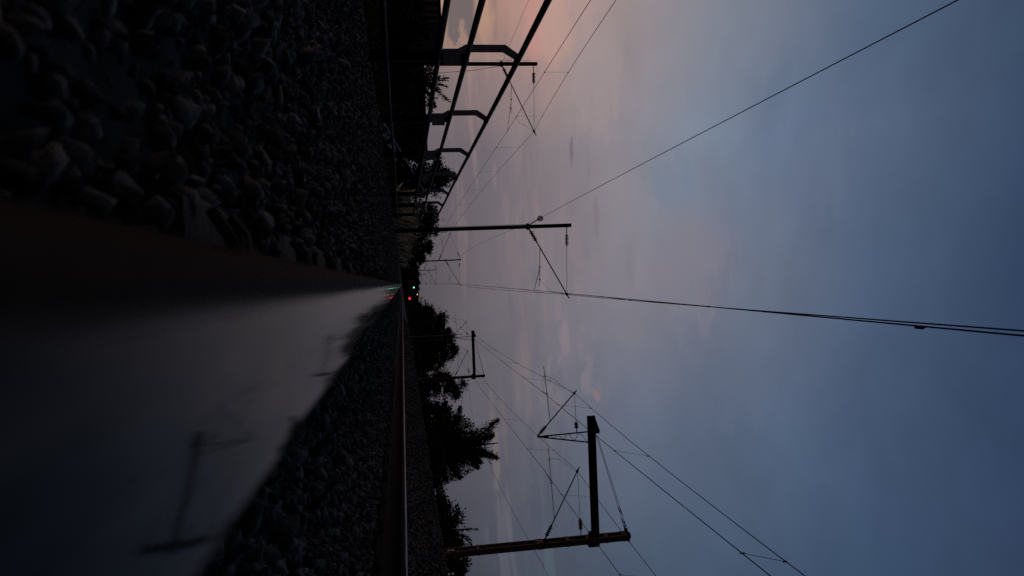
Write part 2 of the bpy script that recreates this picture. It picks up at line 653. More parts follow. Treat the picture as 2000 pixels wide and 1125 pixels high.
# -------------------------------------------------------------- pipe railing
RX = -2.2
posts_y = [4.6, 7.4, 10.2, 13.05, 15.85, 18.75, 21.45, 24.35]
rl = thing("pipe_railing", "black pipe railing on short posts with grey bent brackets along the left of the track", "railing", (RX, 7.4, -0.22))
for nm, z in (("top_pipe", 1.285), ("middle_pipe", 0.765), ("lower_pipe", 0.490), ("bottom_pipe", -0.01)):
    pts = [(RX + 0.004 * math.sin(y * 0.9 + z), y, z + 0.006 * math.sin(y * 0.55 + 2 * z)) for y in np.linspace(3.2, 24.5, 24)]
    if nm == "top_pipe":
        pts += [(RX, 24.75, z - 0.04), (RX, 24.9, z - 0.2), (RX, 24.92, 0.8)]
    MB().tube(pts, 0.028 if nm != "bottom_pipe" else 0.02, 12).build(nm, M["pipe"], rl, smooth=True)
for y in posts_y:
    mb = MB()
    xp = RX - 0.055
    mb.ibeam((xp, y, -0.45), (xp, y, 0.80), 0.075, 0.10, 0.010, 0.008, up=(1, 0, 0))
    p = mb.build("post", M["steel"], rl)
    pl = MB()
    pl.box((RX - 0.028, y - 0.052, 0.625), (0.165, 0.008, 0.175))
    for dx in (-0.06, 0.06):
        for dz in (-0.065, 0.065):
            pl.tube([(RX - 0.028 + dx, y - 0.066, 0.625 + dz), (RX - 0.028 + dx, y - 0.055, 0.625 + dz)], 0.011, 6)
    pl.build("bracket_plate", M["galv"], p)
    am = MB()
    xa = RX - 0.028
    out = [(xa - 0.082, 0.69), (xa - 0.104, 0.735), (xa - 0.120, 0.76), (xa - 0.120, 1.165), (xa - 0.028, 1.292), (xa + 0.012, 1.292), (xa + 0.035, 1.262), (xa - 0.045, 1.135), (xa - 0.045, 0.775), (xa - 0.030, 0.735), (xa - 0.020, 0.69)]
    am.poly(out, lambda u, v, w, y=y: (u, y - 0.060 + w, v), 0.010)
    am.build("bracket_arm", M["galv"], p)
    cb = MB()
    cb.tube([(RX, y - 0.036, 1.285), (RX, y + 0.030, 1.285)], 0.034, 12)
    cb.tube([(RX - 0.03, y, 1.30), (RX - 0.058, y, 1.325)], 0.006, 6)
    cb.tube([(RX - 0.056, y, 1.322), (RX - 0.072, y, 1.338)], 0.013, 6)
    cb.build("pipe_clamp", M["pipe"], p, smooth=True)

rod = MB()
rod.tube([(-2.62, 11.4, -0.22), (-2.60, 12.6, -0.08), (-2.60, 20, 0.655), (-2.60, 28.2, 1.45)], 0.0085, 8)
tag(rod.build("stay_rod", M["palegalv"], None, smooth=True), "thin pale steel rod sloping up behind the black pipe railing", "stay rod")


# ------------------------------------------------------- overhead line parts
def insulator(name, p0, p1, parent, sheds=6, r=0.075, core=0.032, m=None):
    prof = [(0, core * 0.8), (0.06, core)]
    for k in range(sheds):
        a = 0.12 + 0.76 * k / sheds
        d = 0.76 / sheds
        rr = r * (1.0 if k not in (0, sheds - 1) else 1.12)
        prof += [(a, core), (a + d * 0.25, rr), (a + d * 0.45, rr * 0.95), (a + d * 0.62, core)]
    prof += [(0.94, core), (1, core * 0.8)]
    return MB().lathe(p0, p1, prof, 12).build(name, m or M["porcelain"], parent, smooth=False)


def lerp(a, b, t):
    return tuple(a[i] + (b[i] - a[i]) * t for i in range(3))


def cantilever(parent, root_hi, root_lo, tip, y, reg_root_t, reg_end, contact, detail=True, wr=0.013):
    """tie rod from root_hi to tip, strut from root_lo through tip, registration rod and steady arm"""
    rh, rl_, tp = (root_hi[0], y, root_hi[1]), (root_lo[0], y, root_lo[1]), (tip[0], y, tip[1])
    s = 1 if tip[0] > root_hi[0] else -1
    MB().tube([lerp(rh, tp, 0.27), tp], 0.010 if detail else 0.02, 6).build("tie_rod", M["steel"], parent)
    MB().tube([lerp(rh, tp, 0.0), lerp(rh, tp, 0.1)], 0.022, 6).build("tie_bracket", M["steel"], parent)
    insulator("insulator", lerp(rh, tp, 0.095), lerp(rh, tp, 0.285), parent, 7, 0.095)
    MB().tube([lerp(rl_, tp, 0.20), lerp(rl_, tp, 1.06)], 0.026 if detail else 0.035, 8).build("cantilever_tube", M["steel"], parent, smooth=True)
    MB().tube([lerp(rl_, tp, 0.0), lerp(rl_, tp, 0.07)], 0.035, 8).build("tube_bracket", M["steel"], parent)
    insulator("insulator", lerp(rl_, tp, 0.06), lerp(rl_, tp, 0.23), parent, 5, 0.10, 0.045)
    MB().lathe(lerp(rl_, tp, 0.975), lerp(rl_, tp, 1.02), [(0, 0.02), (0.2, 0.055), (0.8, 0.055), (1, 0.02)], 8).build("wire_clamp", M["steel"], parent)
    rr = lerp(rl_, tp, reg_root_t)
    re = (reg_end[0], y, reg_end[1])
    MB().tube([rr, re], 0.014 if detail else 0.022, 6).build("registration_rod", M["steel"], parent)
    k = lerp(rr, re, 0.50)
    ct = (contact[0], y, contact[1])
    k2 = (k[0], y, k[2] + 0.02)
    st_ = MB().tube([k2, (ct[0] - s * 0.03, y, ct[2] + 0.03), ct], [0.014, 0.011, 0.013], 6)
    st_.tube([(k[0], y, k[2] - 0.05), (k[0], y, k[2] + 0.06)], 0.018, 6)
    kk = lerp(rr, re, 0.82)
    st_.tube([(kk[0], y, kk[2] - 0.07), (kk[0], y, kk[2] + 0.07)], 0.014, 6)
    st_.build("steady_arm", M["steel"], parent)
    if detail:
        MB().tube([lerp(rr, re, 0.84), ((re[0] + tp[0]) / 2, y, re[2] + 0.45), (tp[0], y - 0.25, tp[2] - 0.1)], 0.006, 5).build("jumper_wire", M["wire"], parent)


def plain_mast(x, y, top, label, group, arm=True, leftarm=False, detail=True, base=-0.5, tipdx=3.05, contact_dx=2.8, name="catenary_mast"):
    t = thing(name, label, "catenary mast", (x, y, base), group)
    b = MB()
    w = 0.155
    b.ibeam((x, y, base - 0.3), (x, y, top), w, 0.19, 0.020, 0.012, up=(0, 1, 0))
    for z in np.arange(top - 0.12, top - 1.0, -0.22):
        b.tube([(x - 0.04, y - 0.102, z), (x - 0.04, y - 0.094, z)], 0.012, 6)
    b.box((x, y, base + 0.02), (0.34, 0.36, 0.04))
    b.build("post", M["steel"], t)
    h = top
    if arm:
        cantilever(t, (x + 0.08, h - 0.20), (x - 0.02, h - 1.95), (x + tipdx, h - 0.32), y, 0.31, (x + 2.63, h - 1.54), (x + contact_dx, h - 1.80), detail)
        MB().box((x, y, h - 1.95), (0.26, 0.24, 0.10)).build("mast_clamp", M["steel"], t)
    if leftarm:
        cantilever(t, (x - 0.08, h - 0.08), (x + 0.02, h - 2.80), (x - 3.30, h - 1.2), y, 0.31, (x - 2.7, h - 2.2), (x - 3.0, h - 2.55), detail)
    return t


BG = "single steel masts left of the nearest track"
mB = plain_mast(-2.28, 32, 7.54, "nearest plain steel mast left of the track, with a pale disc insulator near its top", BG)
# pale disc insulator carrying the feeder wire on the outer side
dsc = MB().lathe((-2.60, 31.86, 6.12), (-2.60, 31.66, 6.13), [(0, 0.03), (0.1, 0.11), (0.35, 0.135), (0.55, 0.13), (0.7, 0.05), (1, 0.03)], 20)
dsc.build("disc_insulator", M["glass"], mB, smooth=True)
MB().tube([(-2.33, 32, 5.62), (-2.50, 31.95, 5.92), (-2.60, 31.85, 6.12)], 0.022, 6).build("feeder_bracket", M["steel"], mB)
MB().tube([(-2.17, 31.9, 0.80), (-2.16, 31.9, 2.05)], 0.013, 6).build("conduit", M["palegalv"], mB)
ec = MB().tube([(-2.38, 31.87, -0.4), (-2.375, 31.87, 2.4), (-2.378, 31.87, 5.5)], 0.009, 5)
ec.build("earth_cable", M["wire"], mB)
plain_mast(-2.72, 92, 7.42, "second plain mast along the left, with wire arms on both sides", BG, leftarm=True)
plain_mast(-2.74, 158, 7.5, "third plain mast along the left, small and distant, arms on both sides", BG, leftarm=True, detail=False)
for y in (225, 284, 348):
    plain_mast(-2.7, y, 7.5, "tiny far plain mast among those left of the track near the vanishing point", BG, detail=False)
mA = plain_mast(-11.46, 39, 7.70, "steel mast seen through the pipe railing, beyond the neighbouring track", None, base=-0.7, tipdx=3.61, contact_dx=3.61)
bs = MB()
for k in range(34):
    z = random.uniform(5.7, 7.35)
    p0 = Vector((-11.54, 38.9 + random.uniform(-0.06, 0.06), z))
    d = Vector((-random.uniform(0.05, 0.22), random.uniform(-0.1, 0.1), random.uniform(-0.28, 0.28)))
    bs.tube([p0, p0 + d * 0.55 + Vector((-0.03, 0, 0)), p0 + d], 0.0045, 4)
bs.build("bird_spikes", M["wire"], mA)
sw = MB().tube([(-11.36, 39, 5.70), (-11.7, 41, 4.5), (-13.0, 46.5, 1.6), (-13.7, 49.5, -0.3)], 0.012, 6)
tag(sw.build("stay_wire", M["wire"], None), "thin guy wire slanting down from the mast behind the pipe railing", "guy wire")


def lattice_mast(x, y, top, label, group, detail=True, base=0.1):
    t = thing("lattice_mast", label, "catenary mast", (x, y, base), group)
    hd, w = 0.27, 0.24
    for s in (-1, 1):
        b = MB()
        b.bar((x, y + s * hd, base - 0.3), (x, y + s * hd, top), w, 0.014, (0, 1, 0))
        for q in (-1, 1):
            b.bar((x + q * (w / 2 - 0.007), y + s * (hd - 0.048), base - 0.3), (x + q * (w / 2 - 0.007), y + s * (hd - 0.048), top), 0.014, 0.080, (0, 1, 0))
        b.build("channel", M["rustmast"], t)
    lc = MB()
    for q in (-1, 1):
        xx = x + q * (w / 2 + 0.006)
        z = base + 0.2
        k = 0
        while z < top - 1.0:
            if not (5.0 < z < 8.0):
                lc.bar((xx, y - hd + 0.06, z), (xx, y + hd - 0.06, z + 0.36), 0.030, 0.008, (1, 0, 0))
                lc.bar((xx + q * 0.009, y + hd - 0.06, z + 0.36), (xx + q * 0.009, y - hd + 0.06, z + 0.72), 0.030, 0.008, (1, 0, 0))
            z += 0.72
        for zz, hh in ((5.35, 0.30), (6.55, 0.16), (7.45, 0.2), (8.25, 0.16), (top - 0.15, 0.22), (base + 0.15, 0.2), (2.7, 0.12)):
            bt_ = MB().box((xx + q * 0.004, y, zz), (0.010, 2 * hd, hh))
            bt_.build("batten_plate", M["rustmast"], t)
    lc.build("lattice", M["rustmast"], t)
    cp = MB().box((x, y, top + 0.01), (0.34, 0.66, 0.05))
    cp.box((x - 0.02, y, top + 0.08), (0.20, 0.30, 0.12))
    cp.build("mast_cap", M["boom"], t)
    if detail:
        MB().box((x - w / 2 - 0.030, y - 0.12, 1.55), (0.008, 0.13, 0.34)).build("number_plate", M["sign"], t)
    # boom
    bz = 7.80
    xe = x - 5.30
    bo = MB()
    bo.ibeam((x + 0.25, y, bz), (xe, y, bz + 0.03), 0.20, 0.32, 0.022, 0.014, up=(0, 0, 1))
    bo.bar((x - 0.2, y - 0.104, bz), (xe + 0.05, y - 0.104, bz + 0.03), 0.006, 0.27)
    bo.box((xe - 0.008, y, bz + 0.03), (0.014, 0.22, 0.34))
    bo.box((x - 0.20, y, bz - 0.22), (0.22, 0.3, 0.12))
    bo.box((x + 0.22, y, bz - 0.1), (0.16, 0.30, 0.46))
    bo.poly([(xe + 0.05, bz + 0.2), (xe + 0.30, bz + 0.2), (xe + 0.75, bz + 0.2), (xe + 0.75, bz + 0.36), (xe + 0.62, bz + 0.38)], lambda u, v, w_: (u, y + w_, v), 0.10)
    bo.build("boom", M["boom"], t)
    # suspension rods with turnbuckles
    for dy in (-0.12, 0.12):
        a, e = (xe + 0.82, y + dy, bz + 0.24), (x - 0.10, y + dy * 1.5, top + 0.02)
        s_ = MB().tube([a, e], 0.011 if detail else 0.02, 6)
        for tt in (0.74, 0.86):
            s_.tube([lerp(a, e, tt), lerp(a, e, tt + 0.055)], 0.026, 6)
        s_.tube([lerp(a, e, 0.93), e], 0.035, 6)
        s_.build("suspension_rod", M["steel"], t)
    # drop truss
    xt = x - 4.63
    c0, c1, ft = (xt - 0.02, y, bz - 0.16), (xt + 0.43, y, bz - 0.16), (xt + 0.03, y, bz - 2.36)
    tr = MB()
    q0, q1 = lerp(c0, ft, 0.88), lerp(c1, ft, 0.86)
    tr.bar(c0, lerp(c0, ft, 0.88), 0.05, 0.055, (0, 1, 0))
    tr.bar(c1, lerp(c1, ft, 0.88), 0.05, 0.055, (0, 1, 0))
    tr.tube([lerp(q0, q1, 0.5), ft], 0.045, 8)
    tr.tube([(q0[0], y, q0[2] + 0.22), (q1[0], y, q1[2] - 0.02)], 0.055, 8)
    for a, b_ in ((0.0, 0.26), (0.26, 0.48), (0.48, 0.66), (0.66, 0.80)):
        tr.bar(lerp(c1, ft, a), lerp(c0, ft, (a + b_) / 2 + 0.02), 0.02, 0.022, (0, 1, 0))
        tr.bar(lerp(c0, ft, (a + b_) / 2 + 0.04), lerp(c1, ft, b_), 0.02, 0.022, (0, 1, 0))
    tr.build("drop_truss", M["boom"], t)
    cantilever(t, (xt - 0.02, bz - 0.63), (ft[0] - 0.03, ft[2] + 0.02), (x - 6.36, 7.14), y, 0.34, (x - 7.58, 5.85), (x - 6.58, 5.67), detail)
    cantilever(t, (x - 0.15, 7.17), (x - 0.12, 5.54), (x - 3.0, 7.13), y, 0.31, (x - 4.13, 5.90), (x - 3.19, 5.65), detail)
    return t


LG = "lattice masts with long booms right of the tracks"
lattice_mast(11.35, 31, 9.20, "nearest brown lattice mast with long boom reaching over the right tracks", LG)
lattice_mast(11.0, 85, 8.90, "second boom mast farther down the right side, rising out of low trees", LG)
lattice_mast(11.2, 145, 9.0, "third boom mast on the right, mostly hidden behind the rounded treetops", LG, detail=False)
for y in (205, 265, 325):
    lattice_mast(11.1, y, 9.0, "tiny far boom mast peeking above the right tree line near the signals", LG, detail=False)

thin = MB()
thin.tube([(6.65, 93, 0.3), (6.62, 93, 7.3)], [0.055, 0.035], 8)
thin.box((6.62, 92.95, 6.1), (0.25, 0.2, 0.3))
tag(thin.build("slim_pole", M["galv"], None), "slim grey pole standing between the right tracks before the rounded trees", "pole")


# -------------------------------------------------------------------- wires
def span(a, b, sag, n=24):
    return [(a[0] + (b[0] - a[0]) * t, a[1] + (b[1] - a[1]) * t, a[2] + (b[2] - a[2]) * t - sag * 4 * t * (1 - t)) for t in np.linspace(0, 1, n)]


def overhead(label, mess, cont, sags, csag, dens=7.5):
    """mess / cont: lists of support points; one messenger wire, one contact wire, droppers"""
    t = thing("overhead_line", label, "overhead wires", mess[0])
    pm, pc = [], []
    drops = []
    for i in range(len(mess) - 1):
        L = mess[i + 1][1] - mess[i][1]
        pm += span(mess[i], mess[i + 1], sags[i])[:-1]
        pc += span(cont[i], cont[i + 1], csag)[:-1]
        n = max(3, int(round(abs(L) / dens)))
        if mess[i][1] < 150:
            for k in range(n):
                tt = (k + 0.5) / n
                a = span(mess[i], mess[i + 1], sags[i], 2)
                f = lambda A, B, s: (A[0] + (B[0] - A[0]) * tt, A[1] + (B[1] - A[1]) * tt, A[2] + (B[2] - A[2]) * tt - s * 4 * tt * (1 - tt))
                drops.append((f(mess[i], mess[i + 1], sags[i]), f(cont[i], cont[i + 1], csag)))
    pm.append(mess[-1])
    pc.append(cont[-1])
    MB().tube(pm, 0.0095, 6).build("messenger_wire", M["wire"], t, smooth=True)
    MB().tube(pc, 0.0098, 6).build("contact_wire", M["wire"], t, smooth=True)
    for a, b in drops:
        d = MB().tube([a, b], 0.0048, 5)
        d.tube([(b[0], b[1], b[2] - 0.03), (b[0], b[1], b[2] + 0.05)], 0.013, 5)
        d.tube([(a[0], a[1], a[2] - 0.05), (a[0], a[1], a[2] + 0.02)], 0.015, 5)
        d.build("dropper", M["wire"], t)
    return t


YS = [-28, 32, 92, 158, 225, 284, 348]
ov = overhead("overhead wires directly above the nearest track, running up to the right edge",
              [(0.70, -28, 7.23), (0.77, 32, 7.22), (0.33, 92, 7.10), (0.31, 158, 7.18), (0.35, 225, 7.18), (0.35, 284, 7.18), (0.35, 348, 7.18)],
              [(1.00, -28, 5.74), (0.52, 32, 5.74), (0.08, 92, 5.62), (0.06, 158, 5.7), (0.1, 225, 5.7), (0.1, 284, 5.7), (0.1, 348, 5.7)],
              [1.05] * 6, 0.03)
cl = MB()
cl.tube([(0.735, 7.55, 5.715), (0.735, 7.42, 5.715)], 0.016, 6)
cl.tube([(0.735, 7.485, 5.72), (0.735, 7.485, 5.80)], 0.008, 5)
cl.build("wire_splice", M["wire"], ov)
overhead("overhead wires of the neighbouring left track, seen between the railing pipes",
         [(-7.8, -21, 7.47), (-7.85, 39, 7.38), (-6.02, 92, 6.22)],
         [(-7.8, -21, 5.55), (-7.85, 39, 5.90), (-5.72, 92, 4.87)],
         [1.15, 0.35], 0.12)
RY = [-23, 31, 85, 145, 205, 265, 325]
RXX = [11.35, 11.35, 11.0, 11.2, 11.1, 11.1, 11.1]
overhead("overhead wires of the first right track, hung from the boom ends",
         [(x - 6.36, y, 7.14) for x, y in zip(RXX, RY)], [(x - 6.58, y, 5.67) for x, y in zip(RXX, RY)],
         [0.95] * 6, 0.2)
overhead("overhead wires of the outer right track, running close past the lattice masts",
         [(x - 3.0, y, 7.13) for x, y in zip(RXX, RY)], [(x - 3.19, y, 5.65) for x, y in zip(RXX, RY)],
         [0.80] * 6, 0.16)

fw = MB()
fp = span((-2.90, -30, 6.35), (-2.62, 31.6, 6.12), 0.28) + span((-2.60, 31.9, 6.10), (-2.86, 92, 7.36), 0.85)[1:] + span((-2.86, 92, 7.36), (-2.86, 158, 7.4), 0.9)[1:]
fw.tube(fp, 0.0085, 6)
tag(fw.build("feeder_wire", M["wire"], None, smooth=True), "long feeder wire crossing the sky diagonally from the disc insulator on the nearest plain mast", "feeder wire")
fw = MB()
fw.tube(span((12.0, 85, 7.2), (12.25, 31, 5.45), 0.9) + span((12.25, 31, 5.45), (12.6, -23, 6.0), 0.25)[1:], 0.008, 6)
tag(fw.build("feeder_wire", M["wire"], None, smooth=True), "lone low wire passing behind the nearest lattice mast on the right", "feeder wire")
fw = MB()
fw.tube(span((-11.40, 39, 5.75), (-11.9, -20, 5.9), 0.12), 0.006, 6)
tag(fw.build("feeder_wire", M["wire"], None, smooth=True), "thin wire above the railing running forward from the mast seen through it", "feeder wire")

# ------------------------------------------------------------------ signals
def signal(x, y, z, h0, m, r, label):
    t = thing("railway_signal", label, "signal", (x, y, h0))
    MB().tube([(x, y, h0 - 0.3), (x, y, z + 0.5)], 0.09, 8).build("post", M["steel"], t)
    hd = MB()
    hd.box((x, y - 0.12, z), (0.65, 0.12, 1.5))
    hd.box((x, y - 0.35, z + r + 0.06), (2 * r, 0.5, 0.03))
    hd.build("signal_head", M["steel"], t)
    MB().lathe((x, y - 0.19, z), (x, y - 0.26, z), [(0, r), (0.6, r * 0.9), (1, r * 0.3)], 14).build("lamp", m, t)


signal(2.85, 560, 8.55, 0.2, mat_emit("green lamp", (0.12, 1.0, 0.60), 3.5), 0.48, "distant signal post showing a bright green light by the end of the rail")
signal(6.66, 340, 3.14, 0.42, mat_emit("red lamp", (1.0, 0.02, 0.05), 2.6), 0.48, "distant low signal showing a red light on the right")
signal(6.6, 452, 8.85, 0.42, mat_emit("yellow lamp", (1.0, 0.58, 0.20), 2.2), 0.28, "distant tall signal showing a small yellow light against the sky line")

# -------------------------------------------------------------------- trees
def leaf_cards(P, D, L, W):
    """diamond leaves at P with axis D (n,3), length L, width W"""
    n = len(P)
    a = RNG.normal(size=(n, 3))
    D = D / np.linalg.norm(D, axis=1)[:, None]
    S = np.cross(D, a)
    S /= np.linalg.norm(S, axis=1)[:, None] + 1e-9
    N = np.cross(S, D)
    L = L[:, None]
    W = W[:, None]
    V = np.stack([P, P + D * L * 0.45 + S * W * 0.5 + N * W * 0.12, P + D * L, P + D * L * 0.45 - S * W * 0.5 + N * W * 0.12], 1).reshape(-1, 3)
    F_ = np.arange(n * 4).reshape(n, 4)
    return V, F_


def make_tree(name, x, y, h, w, kind, leaf, n, label, cat="tree", group=None, m="leaf_a", base=None, low=0.08, lean=(0, 0), feather=0.0):
    b = float(gz(x)) if base is None else base
    t = thing(name, label, cat, (x, y, b), group)
    # trunk and limbs
    tk = MB()
    r0 = 0.025 * h + 0.03
    top = (x + lean[0], y + lean[1], b + h * 0.86)
    mid = (x + lean[0] * 0.4 + RNG.uniform(-0.03, 0.03) * w, y, b + h * 0.4)
    tk.tube([(x, y, b - 0.2), (x, y, b + 0.15 * h), mid, top], [r0 * 1.2, r0, r0 * 0.7, r0 * 0.15], 8)
    limbs = []
    nl = {"round": 9, "spiky": 26, "conifer": 12, "bush": 8}[kind]
    for k in range(nl):
        an = k * 2.399 + RNG.uniform(-0.4, 0.4)
        u = RNG.uniform(0.02, 0.75) if kind in ("spiky", "bush") else 0.2 + 0.65 * k / nl
        st_ = np.array(mid) * 0 + np.array([x + lean[0] * u, y + lean[1] * u, b + h * u * 0.8])
        if kind == "spiky":
            el = RNG.uniform(0.35, 1.25)
            ln = h * RNG.uniform(0.25, 0.45) * (1.12 - 0.32 * u) * (1 + 0.35 * feather)
        elif kind == "conifer":
            el = RNG.uniform(-0.05, 0.4)
            ln = w * 0.5 * RNG.uniform(0.6, 1.05)
        else:
            el = RNG.uniform(0.2, 1.1)
            ln = w * 0.42 * RNG.uniform(0.7, 1.0)
        d = np.array([math.cos(an) * math.cos(el) * (w / h) ** 0.3, math.sin(an) * math.cos(el) * (w / h) ** 0.3, math.sin(el)])
        d /= np.linalg.norm(d)
        e = st_ + d * ln
        bend = st_ + d * ln * 0.55 + np.array([0, 0, ln * 0.06])
        tk.tube([tuple(st_), tuple(bend), tuple(e)], [r0 * 0.35, r0 * 0.2, r0 * 0.06], 5)
        limbs.append((st_, bend, e))
    tk.build("trunk", M["bark"], t, smooth=True)
    Ps, Ds = [], []
    if kind == "spiky":
        per = int(n * (0.62 + 0.2 * feather) / nl)
        for s, m_, e in limbs:
            u = RNG.uniform(0.15, 1.0, per)
            p = np.where(u[:, None] < 0.55, s + (m_ - s) * (u / 0.55)[:, None], m_ + (e - m_) * ((u - 0.55) / 0.45)[:, None])
            ax = (e - s) / np.linalg.norm(e - s)
            spread = (0.085 * h * (1.12 - u))[:, None]
            p = p + RNG.normal(size=p.shape) * spread * 0.75 * (1 - 0.68 * feather)
            d = ax + RNG.normal(size=p.shape) * 0.45 + np.array([0, 0, 0.25])
            Ps.append(p)
            Ds.append(d)
        k = n - per * nl
        q = RNG.normal(size=(k, 3))
        q /= np.linalg.norm(q, axis=1)[:, None]
        q *= RNG.uniform(0, 1, (k, 1)) ** (1 / 3)
        p = np.array([x + lean[0] * 0.4, y, b + h * 0.36]) + q * np.array([w * 0.36, w * 0.36, h * 0.34]) * (1 - 0.25 * feather)
        Ps.append(p)
        Ds.append(q + RNG.normal(size=(k, 3)) * 0.5 + np.array([0, 0, 0.5]))
    else:
        nc_ = {"round": 46, "conifer": 26, "bush": 20}[kind]
        C_ = []
        for k in range(nc_):
            q = RNG.normal(size=3)
            q /= np.linalg.norm(q)
            rr = RNG.uniform(0.35, 1.0) ** 0.6
            zc = b + h * (low + (1 - low) * 0.5)
            c = np.array([x + lean[0] * 0.5, y + lean[1] * 0.5, zc]) + q * rr * np.array([w * 0.42, w * 0.42, h * (1 - low) * 0.42])
            if kind == "conifer":
                f = (c[2] - b) / h
                c[0] = x + (c[0] - x) * (1.25 - 0.8 * f)
            C_.append(c)
        for s, m_, e in limbs:
            C_.append(e)
        C_ = np.array(C_)
        which = RNG.integers(0, len(C_), n)
        sz = RNG.uniform(0.055, 0.115, len(C_)) * (w + h) * 0.5
        q = RNG.normal(size=(n, 3)) * 0.62
        p = C_[which] + q * sz[which][:, None] * np.array([1.1, 1.1, 0.8])
        out = p - np.array([x, y, b + h * 0.4])
        Ps.append(p)
        Ds.append(out / (np.linalg.norm(out, axis=1)[:, None] + 1e-6) + RNG.normal(size=(n, 3)) * 0.7)
    if low == 0.0 and kind in ("round", "bush"):
        k = int(n * 0.28)
        a = RNG.uniform(0, 2 * math.pi, k)
        rr = np.sqrt(RNG.uniform(0, 1, k)) * w * 0.46
        Ps.append(np.stack([x + rr * np.cos(a), y + rr * np.sin(a), b + RNG.uniform(0, 0.34, k) * h], -1))
        Ds.append(RNG.normal(size=(k, 3)) + np.array([0, 0, 0.4]))
    P = np.concatenate(Ps)
    D = np.concatenate(Ds)
    ok = P[:, 2] > b - 0.02
    P, D = P[ok], D[ok]
    k = len(P)
    asp = 0.30 if kind == "spiky" else 0.62
    Ls = leaf * RNG.uniform(0.6, 1.35, k)
    V, F_ = leaf_cards(P, D, Ls, Ls * asp)
    np_mesh("crown", V, F_, M[m], t)
    return t


# right side
make_tree("tree", 14.0, 63, 8.6, 8.2, "spiky", 0.25, 30000, "large spiky-branched tree left of the nearest lattice mast", m="leaf_b", low=0.0, feather=0.18)
make_tree("tree", 13.6, 74, 4.4, 4.0, "round", 0.26, 7000, "leafy tree filling the gap left of the large spiky tree", low=0.0)
make_tree("tree", 14.0, 100, 8.4, 4.4, "round", 0.26, 7000, "loose-topped tree crossing the second boom mast on the right", m="leaf_b", low=0.0)
make_tree("shrub", 14.0, 43, 2.5, 3.8, "bush", 0.17, 5500, "dense shrub with twiggy shoots just left of the nearest lattice mast", "shrub", low=0.0)
make_tree("shrub", 14.3, 42.6, 3.7, 3.2, "spiky", 0.16, 2600, "bare-topped shrub with long twigs rising beside the nearest lattice mast", "shrub", m="leaf_b", low=0.0, feather=0.75)
make_tree("shrub", 14.2, 36.2, 2.5, 4.2, "bush", 0.15, 6500, "dense dark shrub at the lower corner beyond the nearest lattice mast", "shrub", low=0.0)
make_tree("shrub", 13.5, 49, 2.4, 5.0, "bush", 0.17, 5500, "wide low shrub under the large spiky tree on its right", "shrub", low=0.0)
make_tree("shrub", 13.6, 57, 2.7, 5.0, "bush", 0.18, 5500, "low shrub in front of the large spiky tree", "shrub", low=0.0)
make_tree("shrub", 13.4, 86, 2.6, 5.0, "bush", 0.22, 5000, "broad shrub at the foot of the second boom mast on the right", "shrub", low=0.0)
make_tree("shrub", 13.3, 118, 4.6, 6.0, "bush", 0.28, 5000, "broad shrub between the loose-topped tree and the rounded treetops", "shrub", low=0.0)
make_tree("tree", 14.8, 145, 7.5, 6.0, "round", 0.34, 7000, "rounded tree at the right end of the dense treetops behind the second boom mast", low=0.0)
make_tree("tree", 15.3, 168, 12.2, 8.5, "round", 0.42, 9000, "tall rounded tree right of the peak of the dense treetops", low=0.0)
make_tree("tree", 15.6, 212, 15.6, 11.0, "round", 0.50, 10000, "tallest rounded tree at the peak of the right dense treetops", low=0.0)
make_tree("tree", 13.8, 262, 15.8, 10.0, "round", 0.55, 9000, "rounded tree stepping down left of the right treetops' peak", low=0.0)
make_tree("tree", 13.4, 330, 14.6, 9.0, "round", 0.62, 7000, "smallest rounded tree at the left end of the right treetops, by the red signal", low=0.0)
make_tree("tree", 14.8, 420, 13.0, 11.0, "round", 0.75, 5000, "far tree at the foot of the distant boom masts on the right", low=0.0)
# left side
make_tree("tree", -16.0, 59, 5.9, 3.9, "spiky", 0.20, 6500, "wispy spiky tree poking above the lower railing pipe", m="leaf_b", low=0.0, feather=0.6)
make_tree("tree", -13.2, 92, 8.4, 5.2, "conifer", 0.28, 7500, "open-crowned tree behind the far railing brackets, sky showing through", low=0.12)
make_tree("tree", -14.3, 100, 4.6, 4.0, "bush", 0.25, 3200, "low tree left of the open-crowned tree behind the railing", low=0.0)
make_tree("tree", -13.2, 142, 9.7, 5.0, "round", 0.34, 5500, "dark tree directly left of the nearest plain mast's foot", low=0.0)
make_tree("tree", -13.0, 183, 10.6, 5.4, "round", 0.40, 5500, "dark tree directly right of the nearest plain mast's foot", low=0.0)
make_tree("tree", -13.0, 262, 14.0, 7.0, "round", 0.50, 6000, "tallest dark tree between the first and second plain masts", low=0.0)
make_tree("tree", -13.0, 370, 14.2, 9.0, "round", 0.65, 5000, "dark tree behind the second plain mast", low=0.0)
make_tree("tree", -11.5, 520, 13.8, 10.0, "round", 0.85, 4000, "far small tree left of the vanishing point, behind the third plain mast", low=0.0)
for k, (x, y) in enumerate(((-8.5, 760), (-1.5, 860), (5.5, 900), (12.5, 880))):
    make_tree("tree", x, y, 21.5 - 2.5 * (k == 0), 15.0, "round", 1.4, 4200, "far dark tree closing the view at the end of the track", group="trees closing the end of the track", low=0.0)
HL = [(-13.8, 24, 1.9, 4.6), (-14.5, 31, 2.2, 5.0), (-14.0, 38, 2.2, 5.2), (-14.4, 46, 2.5, 5.4), (-14.2, 54, 2.7, 5.4), (-14.0, 63, 2.9, 5.8), (-14.0, 73, 3.1, 6.0), (-14.2, 84, 3.2, 6.0)]
HLAB = ["dark shrub behind the railing at the upper picture edge", "dark shrub behind the railing, next along from the upper picture edge",
        "dark shrub behind the foot of the mast seen through the railing", "dark shrub just right of the mast seen through the railing",
        "dark shrub below the wispy spiky tree", "dark shrub right of the wispy spiky tree, low behind the railing",
        "dark shrub in front of the low shed", "dark shrub at the right end of the row behind the railing"]
